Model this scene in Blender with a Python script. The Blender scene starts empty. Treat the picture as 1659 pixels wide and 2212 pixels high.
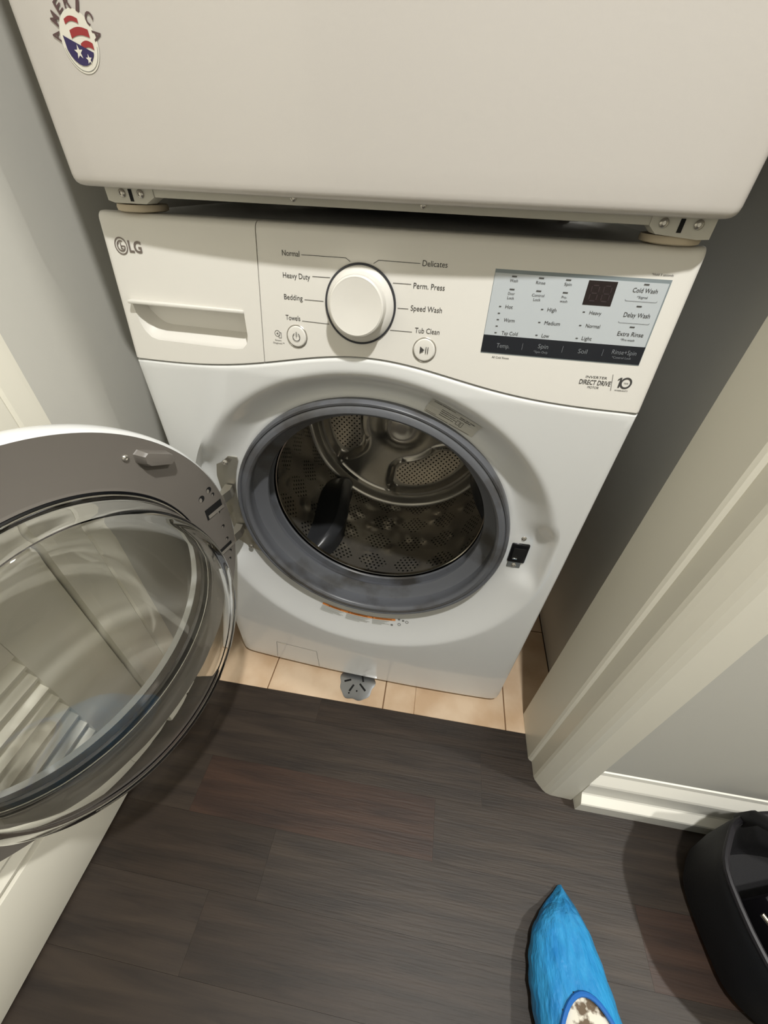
import bpy, bmesh, math, random
from mathutils import Vector, Matrix
random.seed(7)
sc = bpy.context.scene
PI = math.pi
col = sc.collection

# ------------------------------------------------------------------ camera
PSI = 0.03693470828508113                      # the washer stands turned 2.1 degrees in its closet
cam = bpy.data.cameras.new('camera')
cam.sensor_fit = 'VERTICAL'; cam.sensor_height = 36.0
cam.lens = 36.0 * 852.807 / 2212.0
cam.clip_start = 0.02
co = bpy.data.objects.new('camera', cam); col.objects.link(co)
R = [[0.981084797071912, 0.19056092312740058, 0.03404637324569265],
     [0.14915611619551958, -0.6320538594793135, -0.7604343309705356],
     [-0.12338992647627584, 0.751128786090617, -0.6485217596581028]]
Rz = Matrix.Rotation(-PSI, 3, 'Z')
M = Rz @ Matrix((R[0], [-v for v in R[1]], [-v for v in R[2]])).transposed()
co.matrix_world = Matrix.Translation(Rz @ Vector((0.11223452, -0.49997139, 1.02499583))) @ M.to_4x4()
sc.camera = co

# ------------------------------------------------------------------ world, lamps, exposure
w = bpy.data.worlds.new('world'); sc.world = w; w.use_nodes = True
w.node_tree.nodes['Background'].inputs[0].default_value = (1.0, 0.99, 0.95, 1)
w.node_tree.nodes['Background'].inputs[1].default_value = 0.05
def lamp(name, loc, power, size, color):
    l = bpy.data.lights.new(name, 'AREA'); l.shape = 'DISK'; l.size = size
    l.energy = power; l.color = color
    o = bpy.data.objects.new(name, l); col.objects.link(o); o.location = loc
    return o
lamp('ceiling_light_near', (0.37, -0.72, 2.36), 35, 0.08, (1.0, 0.992, 0.96))
lamp('ceiling_light_far', (1.75, -0.50, 2.36), 35, 0.08, (1.0, 0.985, 0.94))
sc.view_settings.view_transform = 'Standard'
sc.view_settings.look = 'None'
sc.view_settings.exposure = 0.0
sc.view_settings.gamma = 1.0
sc.view_settings.use_curve_mapping = False

# ------------------------------------------------------------------ materials
def srgb(r, g, b):
    f = lambda c: (c / 255 / 12.92) if c / 255 <= .04045 else ((c / 255 + .055) / 1.055) ** 2.4
    return (f(r), f(g), f(b), 1)
def mat(name, c, rough=.5, metal=0., coat=0., spec=.5, trans=0., ior=1.45, bump=None, var=None, bumpd=.0005):
    m = bpy.data.materials.new(name); m.use_nodes = True
    nt = m.node_tree; b = nt.nodes['Principled BSDF']
    b.inputs['Base Color'].default_value = c; b.inputs['Roughness'].default_value = rough
    b.inputs['Metallic'].default_value = metal; b.inputs['Coat Weight'].default_value = coat
    b.inputs['Coat Roughness'].default_value = .08
    b.inputs['Specular IOR Level'].default_value = spec
    b.inputs['Transmission Weight'].default_value = trans; b.inputs['IOR'].default_value = ior
    if bump or var:
        tc = nt.nodes.new('ShaderNodeTexCoord')
        sep = nt.nodes.new('ShaderNodeMapping'); nt.links.new(tc.outputs['Object'], sep.inputs[0])
    if bump:
        sc_, st = bump[0], bump[1]
        n = nt.nodes.new('ShaderNodeTexNoise'); n.inputs['Scale'].default_value = sc_
        n.inputs['Detail'].default_value = 3
        if len(bump) > 2: sep.inputs['Scale'].default_value = bump[2]
        nt.links.new(sep.outputs[0], n.inputs['Vector'])
        bp = nt.nodes.new('ShaderNodeBump'); bp.inputs['Strength'].default_value = st
        bp.inputs['Distance'].default_value = bumpd
        nt.links.new(n.outputs[0], bp.inputs['Height']); nt.links.new(bp.outputs[0], b.inputs['Normal'])
    if var:                                     # (colour2, scale, lo, hi)
        n2 = nt.nodes.new('ShaderNodeTexNoise'); n2.inputs['Scale'].default_value = var[1]
        n2.inputs['Detail'].default_value = 5
        nt.links.new(sep.outputs[0], n2.inputs['Vector'])
        rp = nt.nodes.new('ShaderNodeValToRGB')
        rp.color_ramp.elements[0].position = var[2]; rp.color_ramp.elements[1].position = var[3]
        rp.color_ramp.elements[0].color = c; rp.color_ramp.elements[1].color = var[0]
        nt.links.new(n2.outputs[0], rp.inputs[0]); nt.links.new(rp.outputs[0], b.inputs['Base Color'])
    return m
WHITE = mat('white_enamel', srgb(222, 223, 222), .30, coat=.7)
PANELW = mat('white_plastic', srgb(224, 221, 214), .32, coat=.1)
DRYW = mat('dryer_enamel', srgb(194, 189, 183), .30, coat=.25, bump=(260, .12))
DRYPL = mat('dryer_plate_paint', srgb(196, 193, 182), .4)
FOOTM = mat('cream_foot_plastic', srgb(196, 182, 158), .5)
INK = mat('grey_ink', srgb(66, 64, 62), .6)
INKL = mat('light_grey_ink', srgb(120, 120, 118), .6)
BANDINK = mat('pale_ink', srgb(120, 124, 128), .6)
GREYPL = mat('grey_plastic', srgb(128, 123, 115), .42)
RUB = mat('gasket_rubber', srgb(98, 100, 105), .36, var=(srgb(72, 70, 68), 10, .5, .64), bump=(60, .12))
STEEL = mat('stainless_steel', srgb(190, 186, 178), .24, metal=.85)
DSTEEL = mat('hinge_steel', srgb(186, 182, 172), .38, metal=.9)
CHROME = mat('chrome', srgb(210, 206, 196), .12, metal=1.0)
BLACKP = mat('black_plastic', srgb(14, 15, 18), .25)
HOLE = mat('dark_hole', srgb(12, 12, 12), .8)
GLASS = mat('clear_glass', (.992, .998, .994, 1), .0, trans=1.0, ior=1.46)
LCD = mat('display_face', srgb(186, 192, 196), .22, coat=.3)
LCDE = mat('display_edge_shade', srgb(128, 138, 142), .3)  # shade of the display recess, put into a darker colour
BAND = mat('display_band', srgb(17, 21, 30), .18)
LEDM = mat('digit_window', srgb(26, 12, 13), .15)
SEG = mat('unlit_segment', srgb(52, 40, 42), .4)
LIFT = mat('lifter_plastic', srgb(48, 49, 51), .30)
WALL = mat('wall_paint', srgb(194, 192, 184), .7, bump=(180, .12))
TRIM = mat('trim_paint', srgb(226, 222, 208), .35)
BASEP = mat('baseboard_paint', srgb(238, 235, 224), .25)
DOORP = mat('door_paint', srgb(226, 222, 208), .38)
CEIL = mat('ceiling_paint', srgb(220, 216, 206), .8)
GROUT = mat('grout', srgb(120, 92, 66), .9)
TILE = mat('beige_tile', srgb(216, 192, 164), .38, var=(srgb(198, 168, 136), 9, .42, .66), bump=(40, .15))
SUB = mat('subfloor', srgb(30, 25, 22), .9)
BAGM = mat('black_nylon', srgb(13, 12, 15), .75, bump=(400, .6))
BAGR = mat('black_trim', srgb(22, 20, 25), .45)
BLUE = mat('blue_plastic_film', srgb(52, 146, 202), .26, bump=(20, 1.0, (4.2, 1.4, 4)), bumpd=.005, var=(srgb(26, 108, 176), 9, .45, .8))
BLUER = mat('blue_elastic', srgb(24, 98, 176), .55)
SHOE = mat('cream_canvas', srgb(222, 216, 200), .7, var=(srgb(104, 88, 70), 34, .50, .55))
SOCK = mat('white_knit', srgb(214, 210, 198), .8)
ORANGE = mat('orange_print', srgb(226, 142, 72), .5)
LABELG = mat('label_print_grey', srgb(190, 190, 184), .45)
LABELS = mat('silver_label', srgb(196, 194, 186), .35)
RED = mat('red_print', srgb(150, 44, 46), .5)
NAVY = mat('navy_print', srgb(44, 34, 84), .5)
DECAL = mat('white_decal', srgb(222, 218, 206), .4)
BROWNI = mat('brown_ink', srgb(88, 66, 66), .6)
LOGO = mat('bronze_grey_print', srgb(116, 106, 100), .35, metal=.3)
RINGD = mat('dark_dial_ring', srgb(62, 63, 68), .2, metal=.4)
DRAIN = mat('drain_metal', srgb(176, 178, 180), .22, metal=1.0)

def wood(name, c1, c2):
    m = bpy.data.materials.new(name); m.use_nodes = True
    nt = m.node_tree; b = nt.nodes['Principled BSDF']; L = nt.links.new
    tc = nt.nodes.new('ShaderNodeTexCoord'); oi = nt.nodes.new('ShaderNodeObjectInfo')
    mp = nt.nodes.new('ShaderNodeMapping'); mp.inputs['Scale'].default_value = (2.2, 26, 8)
    ad = nt.nodes.new('ShaderNodeVectorMath'); ad.operation = 'ADD'
    L(tc.outputs['Object'], mp.inputs[0]); L(mp.outputs[0], ad.inputs[0]); L(oi.outputs['Location'], ad.inputs[1])
    n = nt.nodes.new('ShaderNodeTexNoise'); n.inputs['Scale'].default_value = 1.6; n.inputs['Detail'].default_value = 8
    n.inputs['Distortion'].default_value = .8
    L(ad.outputs[0], n.inputs['Vector'])
    rp = nt.nodes.new('ShaderNodeValToRGB'); rp.color_ramp.elements[0].position = .32; rp.color_ramp.elements[1].position = .72
    rp.color_ramp.elements[0].color = c1; rp.color_ramp.elements[1].color = c2
    L(n.outputs[0], rp.inputs[0]); L(rp.outputs[0], b.inputs['Base Color'])
    mp2 = nt.nodes.new('ShaderNodeMapping'); mp2.inputs['Scale'].default_value = (12, 230, 30)
    n2 = nt.nodes.new('ShaderNodeTexNoise'); n2.inputs['Scale'].default_value = 1.5; n2.inputs['Detail'].default_value = 3
    L(tc.outputs['Object'], mp2.inputs[0]); L(mp2.outputs[0], n2.inputs['Vector'])
    bp = nt.nodes.new('ShaderNodeBump'); bp.inputs['Strength'].default_value = .5; bp.inputs['Distance'].default_value = .0008
    L(n2.outputs[0], bp.inputs['Height']); L(bp.outputs[0], b.inputs['Normal'])
    b.inputs['Roughness'].default_value = .5; b.inputs['Specular IOR Level'].default_value = .35
    return m
WOODS = [wood('dark_laminate', srgb(33, 26, 20), srgb(55, 44, 35)),
         wood('brown_laminate', srgb(40, 28, 22), srgb(66, 47, 36)),
         wood('grey_laminate', srgb(36, 29, 24), srgb(60, 50, 41))]

def drum_mat(name, px, py, rad, patch=None, base=(150, 146, 138), bumpy=False):
    """perforated stainless sheet; holes laid out on the UV map in metres"""
    m = bpy.data.materials.new(name); m.use_nodes = True
    nt = m.node_tree; b = nt.nodes['Principled BSDF']; L = nt.links.new; N = nt.nodes.new
    def math_(op, a, bb=None, c=None):
        n = N('ShaderNodeMath'); n.operation = op
        for i, v in enumerate((a, bb, c)):
            if v is None: continue
            if isinstance(v, (int, float)): n.inputs[i].default_value = v
            else: L(v, n.inputs[i])
        return n.outputs[0]
    uv = N('ShaderNodeUVMap'); sp = N('ShaderNodeSeparateXYZ'); L(uv.outputs[0], sp.inputs[0])
    row = math_('FLOOR', math_('DIVIDE', sp.outputs[1], py))
    off = math_('MULTIPLY', math_('MODULO', row, 2.0), px / 2)
    fx = math_('SUBTRACT', math_('FRACT', math_('DIVIDE', math_('ADD', sp.outputs[0], off), px)), .5)
    fy = math_('SUBTRACT', math_('FRACT', math_('DIVIDE', sp.outputs[1], py)), .5)
    d = math_('ADD', math_('POWER', math_('MULTIPLY', fx, px), 2.0), math_('POWER', math_('MULTIPLY', fy, py), 2.0))
    hole = math_('LESS_THAN', d, rad * rad)
    if patch:
        a = math_('SINE', math_('MULTIPLY', sp.outputs[0], 2 * PI / patch[0]))
        c = math_('SINE', math_('MULTIPLY', sp.outputs[1], 2 * PI / patch[1]))
        hole = math_('MULTIPLY', hole, math_('GREATER_THAN', math_('ADD', a, c), patch[2]))
    mix = N('ShaderNodeMix'); mix.data_type = 'RGBA'; L(hole, mix.inputs['Factor'])
    mix.inputs['A'].default_value = srgb(*base); mix.inputs['B'].default_value = (.004, .004, .004, 1)
    L(mix.outputs['Result'], b.inputs['Base Color'])
    L(math_('MULTIPLY', math_('SUBTRACT', 1.0, hole), .85), b.inputs['Metallic'])
    b.inputs['Roughness'].default_value = .26
    if bumpy:
        vo = N('ShaderNodeTexVoronoi'); vo.inputs['Scale'].default_value = 21; L(uv.outputs[0], vo.inputs['Vector'])
        bp = N('ShaderNodeBump'); bp.inputs['Strength'].default_value = 1.0; bp.inputs['Distance'].default_value = .010
        bp.invert = True
        L(math_('SMOOTH_MIN', vo.outputs['Distance'], .42, .25), bp.inputs['Height']); L(bp.outputs[0], b.inputs['Normal'])
    return m
DRUMW = drum_mat('perforated_drum_wall', .0115, .0090, .0026, (.088, .075, .15), (160, 155, 146), True)
DRUMB = drum_mat('perforated_drum_pad', .0140, .0075, .0024, None, (236, 226, 212))

# ------------------------------------------------------------------ helpers
def mesh(name, verts, faces, m, parent=None, smooth=False, uvs=None):
    me = bpy.data.meshes.new(name); me.from_pydata([tuple(v) for v in verts], [], faces)
    bm = bmesh.new(); bm.from_mesh(me)
    if uvs is not None:
        bm.verts.ensure_lookup_table()
        lay = bm.loops.layers.uv.new('UVMap')
        for f in bm.faces:
            for l in f.loops: l[lay].uv = uvs[l.vert.index]
    bmesh.ops.recalc_face_normals(bm, faces=bm.faces)
    bm.to_mesh(me); bm.free()
    if isinstance(m, (list, tuple)):
        for q in m: me.materials.append(q)
    else: me.materials.append(m)
    if smooth:
        me.polygons.foreach_set('use_smooth', [True] * len(me.polygons))
        try: me.set_sharp_from_angle(angle=math.radians(38))
        except Exception: pass
    o = bpy.data.objects.new(name, me); col.objects.link(o)
    if parent: o.parent = parent
    return o
def bm_obj(name, bm, m, parent=None, smooth=False):
    bmesh.ops.recalc_face_normals(bm, faces=bm.faces)
    me = bpy.data.meshes.new(name); bm.to_mesh(me); bm.free(); me.materials.append(m)
    if smooth:
        me.polygons.foreach_set('use_smooth', [True] * len(me.polygons))
        try: me.set_sharp_from_angle(angle=math.radians(38))
        except Exception: pass
    o = bpy.data.objects.new(name, me); col.objects.link(o)
    if parent: o.parent = parent
    return o
def box(name, a, b, m, parent=None, bev=0., seg=2):
    bm = bmesh.new(); bmesh.ops.create_cube(bm, size=1)
    for v in bm.verts:
        v.co = Vector([(a[i] + b[i]) / 2 + v.co[i] * (b[i] - a[i]) for i in range(3)])
    if bev: bmesh.ops.bevel(bm, geom=list(bm.edges), offset=bev, segments=seg, profile=.5, affect='EDGES')
    return bm_obj(name, bm, m, parent, smooth=bool(bev))
def empty(name, loc=(0, 0, 0), rz=0, label=None, cat=None, group=None):
    o = bpy.data.objects.new(name, None); col.objects.link(o); o.location = loc; o.rotation_euler = (0, 0, rz)
    o.empty_display_size = .05
    if label: o['label'] = label
    if cat: o['category'] = cat
    if group: o['group'] = group
    return o
def loft(name, rings, m, parent=None, cap0=True, cap1=True, closed_ring=True, smooth=True, xf=None):
    n = len(rings[0]); V = [p for r in rings for p in r]; F = []
    for i in range(len(rings) - 1):
        for j in range(n if closed_ring else n - 1):
            k = (j + 1) % n
            F.append((i * n + j, i * n + k, (i + 1) * n + k, (i + 1) * n + j))
    if cap0: F.append(tuple(range(n - 1, -1, -1)))
    if cap1: F.append(tuple(range((len(rings) - 1) * n, len(rings) * n)))
    if xf: V = [xf(Vector(v)) for v in V]
    return mesh(name, V, F, m, parent, smooth)
def prism(name, poly, axis, a, b, m, parent=None, smooth=False):
    """poly: 2D list, extruded along axis (0,1,2) from a to b"""
    def P(u, v, t):
        return {0: (t, u, v), 1: (u, t, v), 2: (u, v, t)}[axis]
    return loft(name, [[P(u, v, a) for u, v in poly], [P(u, v, b) for u, v in poly]], m, parent, smooth=smooth)
def lathe_y(name, prof, cx, cz, m, parent=None, n=96, closed=False, xf=None, smooth=True, caps=True):
    """prof: (r, y) revolved about a y-axis line through (cx, cz)"""
    rings = [[(cx + r * math.cos(2 * PI * j / n), y, cz + r * math.sin(2 * PI * j / n)) for j in range(n)] for r, y in prof]
    if closed: rings.append(rings[0])
    if closed:
        V = [p for r in rings[:-1] for p in r]; F = []; k_ = len(rings) - 1
        for i in range(k_):
            for j in range(n):
                j2 = (j + 1) % n; i2 = (i + 1) % k_
                F.append((i * n + j, i * n + j2, i2 * n + j2, i2 * n + j))
        if xf: V = [xf(Vector(v)) for v in V]
        return mesh(name, V, F, m, parent, smooth)
    return loft(name, rings, m, parent, cap0=caps and prof[0][0] > 1e-6, cap1=caps and prof[-1][0] > 1e-6, smooth=smooth, xf=xf)
def tube(name, pts, r, m, parent=None, n=8, xf=None):
    pts = [Vector(p) for p in pts]; rings = []
    for i, p in enumerate(pts):
        t = (pts[min(i + 1, len(pts) - 1)] - pts[max(i - 1, 0)]).normalized()
        u = t.orthogonal().normalized() if i == 0 else (u - t * u.dot(t)).normalized()
        v = t.cross(u)
        rr = r[i] if isinstance(r, (list, tuple)) else r
        rings.append([p + (u * math.cos(2 * PI * k / n) + v * math.sin(2 * PI * k / n)) * rr for k in range(n)])
    return loft(name, rings, m, parent, xf=xf)
def struct(o):
    o['kind'] = 'structure'; return o
def apply_bool(o, cutter):
    md = o.modifiers.new('b', 'BOOLEAN'); md.operation = 'DIFFERENCE'; md.solver = 'EXACT'; md.object = cutter
    dg = bpy.context.evaluated_depsgraph_get(); dg.update()
    me = bpy.data.meshes.new_from_object(o.evaluated_get(dg))
    o.modifiers.clear(); o.data = me
    bpy.data.objects.remove(cutter)
    me.polygons.foreach_set('use_smooth', [True] * len(me.polygons))
    me.set_sharp_from_angle(angle=math.radians(30))

HW = .343
def rnd(e, r):
    if e >= r: return 0.
    e = max(e, 0.); return r - math.sqrt(max(r * r - (r - e) ** 2, 0))
def yf(x, z):
    """the gently bowed front skin of the washer"""
    y = -.010 * (1 - (x / HW) ** 2)
    y += max(0, z - .813) / .162 * .020 + max(0, .5 - z) / .47 * .009
    return y + rnd(HW - abs(x), .006) + rnd(.981 - z, .008)
def seam(x): return .811 + .036 * math.exp(-(x / .158) ** 2)

_txt = {}
def text_geo(s, off=0.):
    """outline of a word as flat polygons in a unit frame"""
    if (s, off) in _txt: return _txt[(s, off)]
    cu = bpy.data.curves.new('t', 'FONT'); cu.body = s; cu.size = 1; cu.offset = off; cu.resolution_u = 3
    o = bpy.data.objects.new('t', cu); col.objects.link(o)
    dg = bpy.context.evaluated_depsgraph_get()
    me = bpy.data.meshes.new_from_object(o.evaluated_get(dg))
    V = [v.co.copy() for v in me.vertices]; F = [tuple(p.vertices) for p in me.polygons]
    bpy.data.objects.remove(o); bpy.data.curves.remove(cu); bpy.data.meshes.remove(me)
    _txt[(s, off)] = (V, F); return V, F
class Ink:
    """collects flat print into one mesh laid on a surface: f(x, z) -> point"""
    def __init__(s, f): s.f = f; s.V = []; s.F = []
    def add(s, pts, faces):
        b = len(s.V); s.V += [s.f(x, z) for x, z in pts]; s.F += [tuple(i + b for i in q) for q in faces]
    def text(s, t, x0, x1, z, cap, off=0.):
        V, F = text_geo(t, off)
        a = min(v.x for v in V); b = max(v.x for v in V)
        sx = (x1 - x0) / (b - a); sz = cap / .70
        s.add([(x0 + (v.x - a) * sx, z + v.y * sz) for v in V], F)
    def rect(s, x0, z0, x1, z1): s.add([(x0, z0), (x1, z0), (x1, z1), (x0, z1)], [(0, 1, 2, 3)])
    def poly(s, P): s.add(P, [tuple(range(len(P)))])
    def line(s, P, wd):
        for (x0, z0), (x1, z1) in zip(P, P[1:]):
            L = math.hypot(x1 - x0, z1 - z0) or 1; nx, nz = -(z1 - z0) / L * wd / 2, (x1 - x0) / L * wd / 2
            s.add([(x0 + nx, z0 + nz), (x0 - nx, z0 - nz), (x1 - nx, z1 - nz), (x1 + nx, z1 + nz)], [(0, 1, 2, 3)])
    def arc(s, cx, cz, r0, r1, a0, a1, n=40):
        P = []; F = []
        for i in range(n + 1):
            a = math.radians(a0 + (a1 - a0) * i / n)
            P += [(cx + r0 * math.cos(a), cz + r0 * math.sin(a)), (cx + r1 * math.cos(a), cz + r1 * math.sin(a))]
        for i in range(n): F.append((2 * i, 2 * i + 1, 2 * i + 3, 2 * i + 2))
        s.add(P, F)
    def disc(s, cx, cz, r, n=32): s.poly([(cx + r * math.cos(2 * PI * i / n), cz + r * math.sin(2 * PI * i / n)) for i in range(n)])
    def build(s, name, m, parent): return mesh(name, s.V, s.F, m, parent)
def on_front(e): return lambda x, z: (x, yf(x, z) - e, z)

def screw(name, x, y, z, r, parent, m=None, xf=None):
    prof = [(r, y + .001), (r, y - r * .25), (r * .8, y - r * .5), (r * .45, y - r * .6), (r * .42, y - r * .3), (1e-7, y - r * .28)]
    return lathe_y(name, prof, x, z, m or STEEL, parent, n=16, xf=xf)

# ================================================================== SETTING
ROOMH = 2.4
def planks():
    fl = struct(box('floor', (-1.2, -2.2, -.03), (2.4, .95, -.012), SUB))
    rows = [-.068, -.129] + [-.129 - .106 * k for k in range(1, 18)]
    tone = {1: [1, 0, 2], 2: [1, 1, 2], 3: [0, 2, 1], 0: [0, 2, 0]}
    cuts = {0: [-.5, -.10, .425], 1: [-1.0, -.34, .30, 1.2, 2.1], 2: [-1.0, -.31, .20, .93, 1.6, 2.1],
            3: [-1.0, -.12, .58, 1.3, 2.1]}
    for i in range(len(rows) - 1):
        y1, y0 = rows[i], rows[i + 1]
        c = cuts.get(i) or [-1.0 + random.uniform(0, .2)] + [-.55 + .62 * k + (.21 * i) % .5 for k in range(4)] + [2.1]
        for j in range(len(c) - 1):
            x0, x1 = c[j], c[j + 1]
            t = (1 if (i, j) in ((2, 1), (3, 2), (2, 3)) else (0 if (i + j) % 2 else 2))
            g = .00012
            bm = bmesh.new(); bmesh.ops.create_cube(bm, size=1)
            for v in bm.verts: v.co = Vector((v.co.x * (x1 - x0 - 2 * g), v.co.y * (y1 - y0 - 2 * g), v.co.z * .012))
            o = bm_obj('plank', bm, WOODS[t], fl); o.location = ((x0 + x1) / 2, (y0 + y1) / 2, -.006)
    xs = [-.444, -.2465, .0570, .1362, .3635, .494]; ys = [-.0675, .232, .536, .848]
    for i in range(len(xs) - 1):
        for j in range(3):
            g0 = .0003 if i == 3 else .0014; g1 = .0003 if i == 2 else .0014
            a = (xs[i] + g0, ys[j] + (.0002 if j == 0 else .0014), -.011); b = (xs[i + 1] - g1, ys[j + 1] - .0014, 0)
            box('tile', a, b, TILE, fl, bev=.0008, seg=1)
    box('grout_bed', (-.444, -.067, -.0118), (.494, .849, -.0016), GROUT, fl)
    # worn rusty drain cover set in the cut tile edge
    return fl
floor = planks()
struct(box('wall_left', (-.56, -.072, 0), (-.445, .85, ROOMH), WALL))
struct(box('wall_right', (.495, -.020, 0), (.60, .85, ROOMH), WALL))
struct(box('wall_back', (-.56, .85, 0), (.60, .95, ROOMH), WALL))
struct(box('ceiling', (-1.2, -2.2, ROOMH), (2.4, .95, ROOMH + .05), CEIL))
struct(box('wall_front_right', (.500, -.172, 0), (2.3, -.020, ROOMH), WALL))
struct(box('wall_front_left', (-1.1, -.172, 0), (-.56, -.072, ROOMH), WALL))
struct(box('wall_hall_right', (2.3, -2.1, 0), (2.4, -.02, ROOMH), WALL))
struct(box('wall_hall_left', (-1.2, -2.1, 0), (-1.1, -.072, ROOMH), WALL))
struct(box('wall_hall_rear', (-1.2, -2.2, 0), (2.4, -2.1, ROOMH), WALL))
# right jamb and casing: plan profile run up the opening
prof = [(.499, -.0195), (.4115, -.0195), (.410, -.022), (.410, -.121), (.4125, -.1255), (.4175, -.1280), (.4175, -.158),
        (.4195, -.1640), (.4235, -.1690), (.4275, -.1735), (.4340, -.1810), (.4400, -.1855), (.450, -.1885), (.494, -.1900), (.498, -.1860), (.499, -.1725)]
tr = prism('trim_1', prof, 2, 0.001, 2.15, TRIM); struct(tr)
pl = [(-.444, -.072), (-.444, -.078), (-.438, -.082), (-.438, -.112), (-.441, -.116), (-.437, -.120), (-.434, -.168), (-.436, -.185), (-.560, -.185), (-.560, -.072)]
struct(prism('trim_2', pl, 2, 0.001, 2.15, TRIM))
# right baseboard
bb = [(-.172, .0), (-.206, .0), (-.206, .036), (-.2045, .040), (-.191, .053), (-.189, .057), (-.188, .098), (-.1865, .104), (-.176, .128), (-.1745, .138), (-.172, .140)]
struct(prism('baseboard_right', bb, 0, .4985, 2.3, BASEP))

# left: painted door leaf standing open along the left edge of the opening
d1 = struct(empty('door_1', (-.45, -.1875, 0)))
DX0, DX1 = -.036, 0.
def dpart(n, y0, y1, z0, z1, x0=DX0, x1=DX1, bev=.0015, m=DOORP):
    return box(n, (x0, -y1, z0), (x1, -y0, z1), m, d1, bev=bev)
dpart('stile', 0, .105, .006, 2.03); dpart('stile', .655, .76, .006, 2.03)
dpart('rail', .105, .655, .006, .183); dpart('rail', .105, .655, .49, .60); dpart('rail', .105, .655, 1.93, 2.03)
# recessed upper panel with a moulded edge
box('panel', (-.026, -.655, .60), (-.012, -.105, 1.93), DOORP, d1, bev=.001)
box('panel', (-.024, -.615, .64), (-.004, -.145, 1.89), DOORP, d1, bev=.007, seg=3)
for k in range(9):                                 # louvres in the lower opening
    z = .200 + k * .033
    P = [(-.030, z + .022), (-.024, z + .026), (-.002, z - .003), (-.004, z - .010), (-.010, z - .010)]
    prism('louvre', P, 1, -.655, -.105, DOORP, d1)
box('backing', (-.036, -.655, .183), (-.033, -.105, .49), DOORP, d1)

# drain
dr = empty('floor_drain', (-.019, -.014, 0), 0, 'round chrome drain cover half under the washer front', 'drain')
ri = []
for rr, zz in ((.046, .0008), (.046, .0022), (.040, .0026), (.001, .0030)):
    ri.append([((rr + (.0022 * math.sin(5 * a) + .0015 * math.sin(9 * a + 1) if rr > .03 else 0)) * math.cos(a), (rr + (.0022 * math.sin(5 * a) + .0015 * math.sin(9 * a + 1) if rr > .03 else 0)) * math.sin(a), zz) for a in [2 * PI * k / 64 for k in range(64)]])
loft('cover_plate', ri, DRAIN, dr)
for (x, y, a, L) in ((-.012, -.016, 1.15, .020), (.016, -.010, -.75, .024), (-.026, .002, .4, .018), (.012, .014, 1.9, .02)):
    dx, dy = math.cos(a) * L / 2, math.sin(a) * L / 2; nx, ny = -math.sin(a) * .0024, math.cos(a) * .0024
    mesh('slot', [(x - dx + nx, y - dy + ny, .0032), (x - dx - nx, y - dy - ny, .0032), (x + dx - nx, y + dy - ny, .0032), (x + dx + nx, y + dy + ny, .0032)], [(0, 1, 2, 3)], HOLE, dr)
for x, y in ((.003, -.022), (-.016, -.030)):
    mesh('screw_hole', [(x + .0022 * math.cos(k * PI / 5), y + .0022 * math.sin(k * PI / 5), .0032) for k in range(10)], [tuple(range(10))], HOLE, dr)

# ================================================================== WASHER
ws = empty('washing_machine', (0, 0, 0), -PSI, 'white front-loading washing machine with its glass door swung open', 'washing machine')
cab = box('cabinet', (-.3415, .036, .018), (.3415, .72, .978), WHITE, ws, bev=.004)
# hollow the cabinet for the drum
cut = lathe_y('cut', [(.300, -.1), (.300, .62)], 0, .53, WHITE, n=64)
cut.location = Rz @ Vector((0, 0, 0)); cut.rotation_euler = (0, 0, -PSI)
apply_bool(cab, cut)
lt = lathe_y('tub', [(.2995, .040), (.2995, .60), (1e-6, .60)], 0, .53, HOLE, cab, n=64, caps=False)
for x in (-.29, .29):
    for y in (.08, .66):
        lathe = loft('foot', [[(x + r * math.cos(a), y + r * math.sin(a), z) for a in [2 * PI * k / 20 for k in range(20)]] for r, z in ((.022, 0.0005), (.024, .004), (.024, .010), (.010, .012), (.010, .0185))], GREYPL, ws)

# ---- lower front panel with the round door recess
NA = 288
def outr(a, C):
    lo, hi = .1, .8; ca, sa = math.cos(a), math.sin(a); RB = .022; zb = .013
    def inside(r):
        x, z = C[0] + r * ca, C[1] + r * sa
        if abs(x) > HW or z < zb or z > seam(x): return False
        ax = abs(x)
        if ax > HW - RB and z < zb + RB: return math.hypot(ax - HW + RB, z - zb - RB) < RB
        return True
    for _ in range(40):
        m_ = (lo + hi) / 2
        if inside(m_): lo = m_
        else: hi = m_
    return lo
key = [(.538, .226, .060), (.538, .236, .0360), (.538, .246, .0300), (.537, .256, .0298), (.534, .266, .0275), (.528, .279, .0225),
       (.521, .292, .0162), (.515, .304, .0092), (.511, .314, .0032), (.510, .321, .0005), (.510, .328, .0)]
rk = []
for i in range(len(key) - 1):
    for s in range(3):
        t = s / 3; p0, p1, p2, p3 = key[max(i - 1, 0)], key[i], key[i + 1], key[min(i + 2, len(key) - 1)]
        rk.append(tuple(.5 * ((2 * p1[c]) + (-p0[c] + p2[c]) * t + (2 * p0[c] - 5 * p1[c] + 4 * p2[c] - p3[c]) * t * t + (-p0[c] + 3 * p1[c] - 3 * p2[c] + p3[c]) * t ** 3) for c in range(3)))
rk.append(key[-1])
rings = []
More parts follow.
